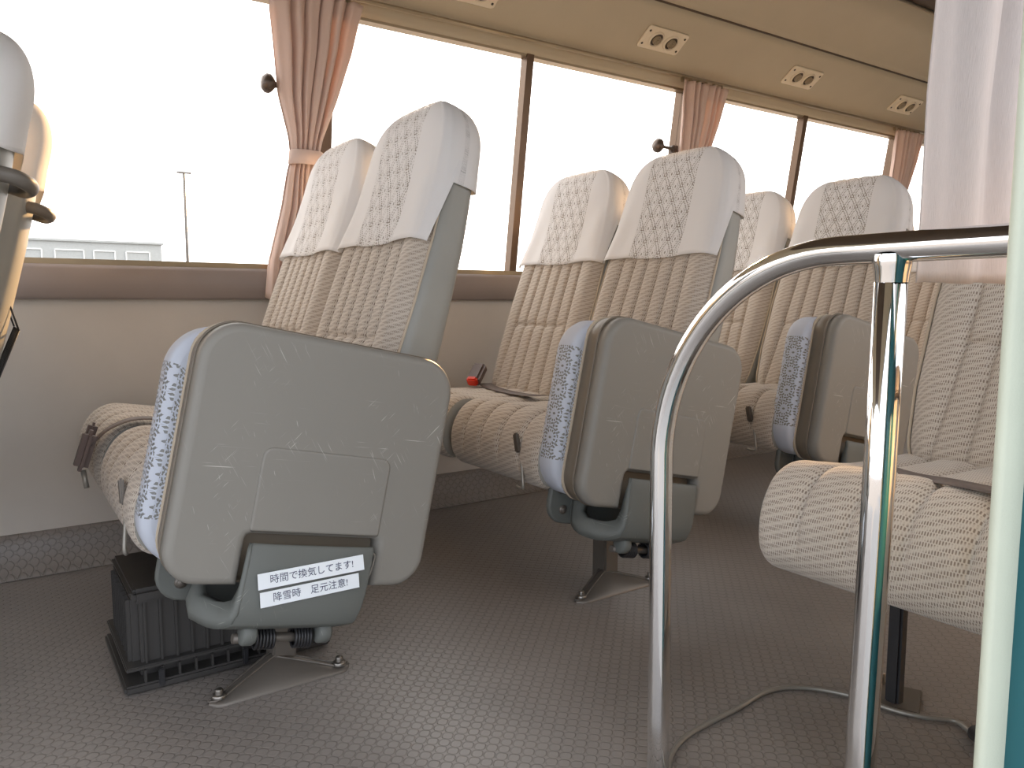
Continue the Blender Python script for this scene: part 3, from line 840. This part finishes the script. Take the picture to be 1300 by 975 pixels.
curtain('pale pink crepe curtain hanging loose above the near seat at upper right', [(.705, (.95, .125, .006)), (.9, (.953, .125, .008)), (1.15, (.985, .13, .010)), (1.5, (1.03, .14, .012))], 1.50, .703, lambda z: .445, 2.2, .01, 'curtain_pale', 'hanging_curtain', seed=11, phase=.8)
# ------------------------------------------------------------------ hook knobs on the pillars
for (x, lab) in ((.688, 'dark round knob hook left of the nearest tied curtain'), (2.165, 'small brass-lit knob hook left of the middle curtain')):
    g = G(); z = 1.275; y = YW(z) - .030
    g.lathe([(0, -.034), (.016, -.032), (.0255, -.022), (.0265, -.012), (.019, -.003), (.009, .004), (.0055, .02), (.0055, .055), (.012, .056), (.012, .064), (0, .064)], (x, y, z), (1, 0, -.05), 20)
    g.box((x + .078, y + .012, z - .003), (.030, .030, .03), .003)
    tag(g.build('coat_hook', 'brass'), lab, 'hook')
# ------------------------------------------------------------------ air vents in the cove
vn = Vector((0, -.57, -.82)).normalized(); va = Vector((0, -.82, .57)).normalized()
def vent(x, lab):
    t = thing('air_vent', lab, 'air vent', (x, 2.037, 1.6055), 'twin air vents in the ceiling cove')
    def P(a, b, c): return Vector((a, 0, 0)) + va * b + vn * c
    g = G(); pl = rrect(-.098, .098, -.044, .044, .012, 5); rows = []
    for d, h in ((0, .001), (0, .005), (.002, .0065), (.004, .007)):
        rows.append([P(a, b, h) for a, b in (inset(pl, d) if d else pl)])
    g.grid(rows, True); n = len(pl); g.face([3 * n + j for j in range(n)], smooth=False); g.face([j for j in range(n)][::-1], smooth=False)
    fixn(g.build('vent_plate', 'vent', t))
    for sx in (-.036, .036):
        g = G(); c = P(sx, 0, .0072)
        g.lathe([(.031, 0), (.030, .005), (.0275, .007), (.025, .006), (.024, .0005)], c, vn, 26)
        nz = g.build('nozzle', 'vent', t)
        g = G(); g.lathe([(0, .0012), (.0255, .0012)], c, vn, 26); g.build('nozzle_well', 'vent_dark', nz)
        g = G(); 
        for r0 in (.0145, .0085): g.lathe([(r0 - .0018, .002), (r0 - .0018, .010), (r0 + .0018, .010), (r0 + .0018, .002)], c, vn, 22)
        g.lathe([(.004, .002), (.004, .012), (0, .013)], c, vn, 12)
        g.build('nozzle_rings', 'ring', nz)
    for sx in (-.084, .084):
        for sy in (-.026, .026):
            g = G(); g.lathe([(0, .002), (.004, .0015), (.0045, 0)], P(sx, sy, .007), vn, 8); g.build('screw', 'vent_dark', t)
    return t
vent(2.035, 'twin air vent above the middle curtain gap, nearest fully seen')
vent(2.835, 'twin air vent second from the left in the ceiling cove')
vent(3.62, 'twin air vent farthest along the ceiling cove, by the pale curtain')
vent(1.245, 'twin air vent cut by the top edge of the photo')

# ------------------------------------------------------------------ black crate under the nearest seats
ct = thing('storage_crate', 'black ribbed plastic crate on the floor under the nearest seats', 'crate', (.165, 1.425, 0)); ct.scale = (1, 1, .9)
g = G(); X1, Y1, Z1 = .36, .26, .185
g.box((X1 / 2, Y1 / 2 + .012, .105), (X1 - .03, Y1 - .02, .17), .012); 
for i in range(12):
    x = .035 + i * (X1 - .05) / 12; g.box((x, .022, .112), (.0045, .014, .130), .001)
for i in range(8):
    y = .04 + i * (Y1 - .05) / 8; g.box((.014, y, .112), (.012, .004, .130), .001)
g.build('crate_body', 'crate', ct)
g = G(); g.box((X1 / 2, Y1 / 2, .012), (X1 + .01, Y1 + .01, .016), .004); g.box((X1 / 2, Y1 / 2 + .004, .048), (X1, Y1, .008), .002)
for i in range(11):
    x = .03 + i * (X1 - .05) / 11; g.box((x, .006, .03), (.004, .012, .03), .001)
g.build('bottom_rim', 'crate', ct)
g = G(); g.box((X1 / 2 - .06, Y1 / 2, .195), (X1 * .6, Y1 * .9, .014), .006); g.box((.05, .03, .19), (.07, .05, .03), .008); g.build('crate_lid', 'crate', ct)
for x in (.055, .20):
    g = G(); g.box((x, -.004, .026), (.010, .008, .034), .002); g.build('latch', 'grey_metal' if False else 'black', ct)

# ------------------------------------------------------------------ chrome handrail
hr = thing('handrail', 'chrome tube handrail curving down beside the step, with an upright post', 'handrail', (.75, .42, 0))
def hp(y, z): return Vector((0, y * .9375 - .42, .68 + (z - .68) * .9375))
g = G()
pts = [hp(.14, .738), hp(.40, .739), hp(.52, .738)]
arcc = (.52, .508); rr = .232
pts = [hp(.14, .739)] + [hp(.14 + .04 * i, .739) for i in range(1, 10)]
ell = [(hp(.515 + .272 * math.sin(R(a)), .455 + .284 * math.cos(R(a)))) for a in range(0, 91, 4)]
pts += ell + [hp(.786 - .0006 * i, .41 - .05 * i) for i in range(0, 8)] + [hp(.781, -.0445)]
g.tube(pts, .0152, 28); g.build('rail', 'chrome', hr)
g = G(); g.tube([hp(.462, -.0445), hp(.462, .2), hp(.458, .45), hp(.455, .73)], .0158, 28); g.build('post', 'chrome', hr)
g = G(); g.lathe([(.0159, -.034), (.0166, -.026), (.0180, -.018), (.0188, -.012), (.0178, -.006)], hp(.455, .738), (0, 0, 1), 24); g.build('weld_collar', 'chrome', hr)
g = G(); g.lathe([(.035, 0), (.035, .008), (.016, .012)], hp(.14, .739), (0, 1, 0), 20); g.build('wall_flange', 'chrome', hr)

# ------------------------------------------------------------------ door pillar at the right edge
g = G()
def pil(g, pr, mi=0):      # pr list (x,y); slight lean with height
    rows = [[(x, y, z) for x, y in pr] for z in (-.3, 0, .4, .8, 1.2, 1.52)]
    g.grid(rows, True, mi=lambda i, j: mi, cap0=True, cap1=True)
pil(g, [(.607, .241), (.80, .250), (.80, .10), (.66, .08), (.613, .14)]); struct(fixn(g.build('trim_18', 'teal')))
g = G()
pr = []
for k in range(14):
    a = R(20 + 200 * k / 13); pr.append((.6000 + .0100 * math.cos(a), .2500 + .0062 * math.sin(a)))
pil(g, pr + [(.607, .2395), (.618, .242)])
struct(fixn(g.build('trim_19', 'cream')))

# ------------------------------------------------------------------ hose/cable on the floor and its black plug
cb = thing('floor_cable', 'thin grey cable curving across the floor between the chrome posts to a black plug', 'cable', (0, 0, 0))
g = G(); cp = smooth_path([(.76, .69, .005), (.785, .745, .005), (.865, .787, .005), (1.002, .798, .005), (1.09, .806, .005), (1.15, .782, .005), (1.195, .72, .005), (1.213, .645, .005), (1.235, .605, .005), (1.262, .575, .005), (1.25, .548, .006), (1.235, .53, .009)], 8)
g.tube(cp, .0042, 8); g.build('cord', 'grey_metal', cb)
g = G(); g.tube([(1.242, .538, .012), (1.236, .53, .014), (1.222, .508, .016), (1.205, .485, .014)], [.007, .013, .014, .010], 12); g.build('plug', 'black', cb)

# ------------------------------------------------------------------ outside
g = G(); g.box((0, 0, -.83), (400, 400, .02), 0); struct(g.build('ground', 'asphalt'))
bd = thing('low_building', 'pale grey low building on the horizon beyond the window at left', 'building', (-2.0, 60, -.8))
def at(px, Y): # direction to world x at depth Y
    fx = (px - 650) / 976; import math as m_
    return Y * (m_.sin(R(34.3)) * .9945 + fx * m_.cos(R(34.3))) / (m_.cos(R(34.3)) * .9945 - fx * m_.sin(R(34.3)))
g = G(); g.box((3.65, 3, 2.85), (18, 6, 5.5), .02); g.build('facade', 'concrete', bd)
g = G(); g.box((3.65, 3, 5.68), (18.3, 6.3, .16), .02); g.build('roof_edge', 'concrete', bd)
for i in range(8):
    g = G(); cx = -3.6 + i * 2.1; w_ = (1.2, 1.7, .8, 1.5, 1.0, 1.7, 1.3, 1.5)[i]
    for dx in (-w_ / 2, w_ / 2): g.box((cx + dx, -.04, 4.55), (.08, .08, 1.0), 0)
    for dz in (-.5, .5): g.box((cx, -.04, 4.55 + dz), (w_, .08, .08), 0)
    g.build('window_frame', 'whiteframe', bd)
g = G(); g.tube([(0, 0, -.8), (0, 0, 6.9)], [.09, .055], 8); 
g.tube([(-.32, 0, 6.9), (.32, 0, 6.9)], .05, 6)
lp = g.build('lamp_post', 'steel'); lp.location = (8.25, 40, 0); tag(lp, 'thin lamp post standing outside the left window', 'lamp post')
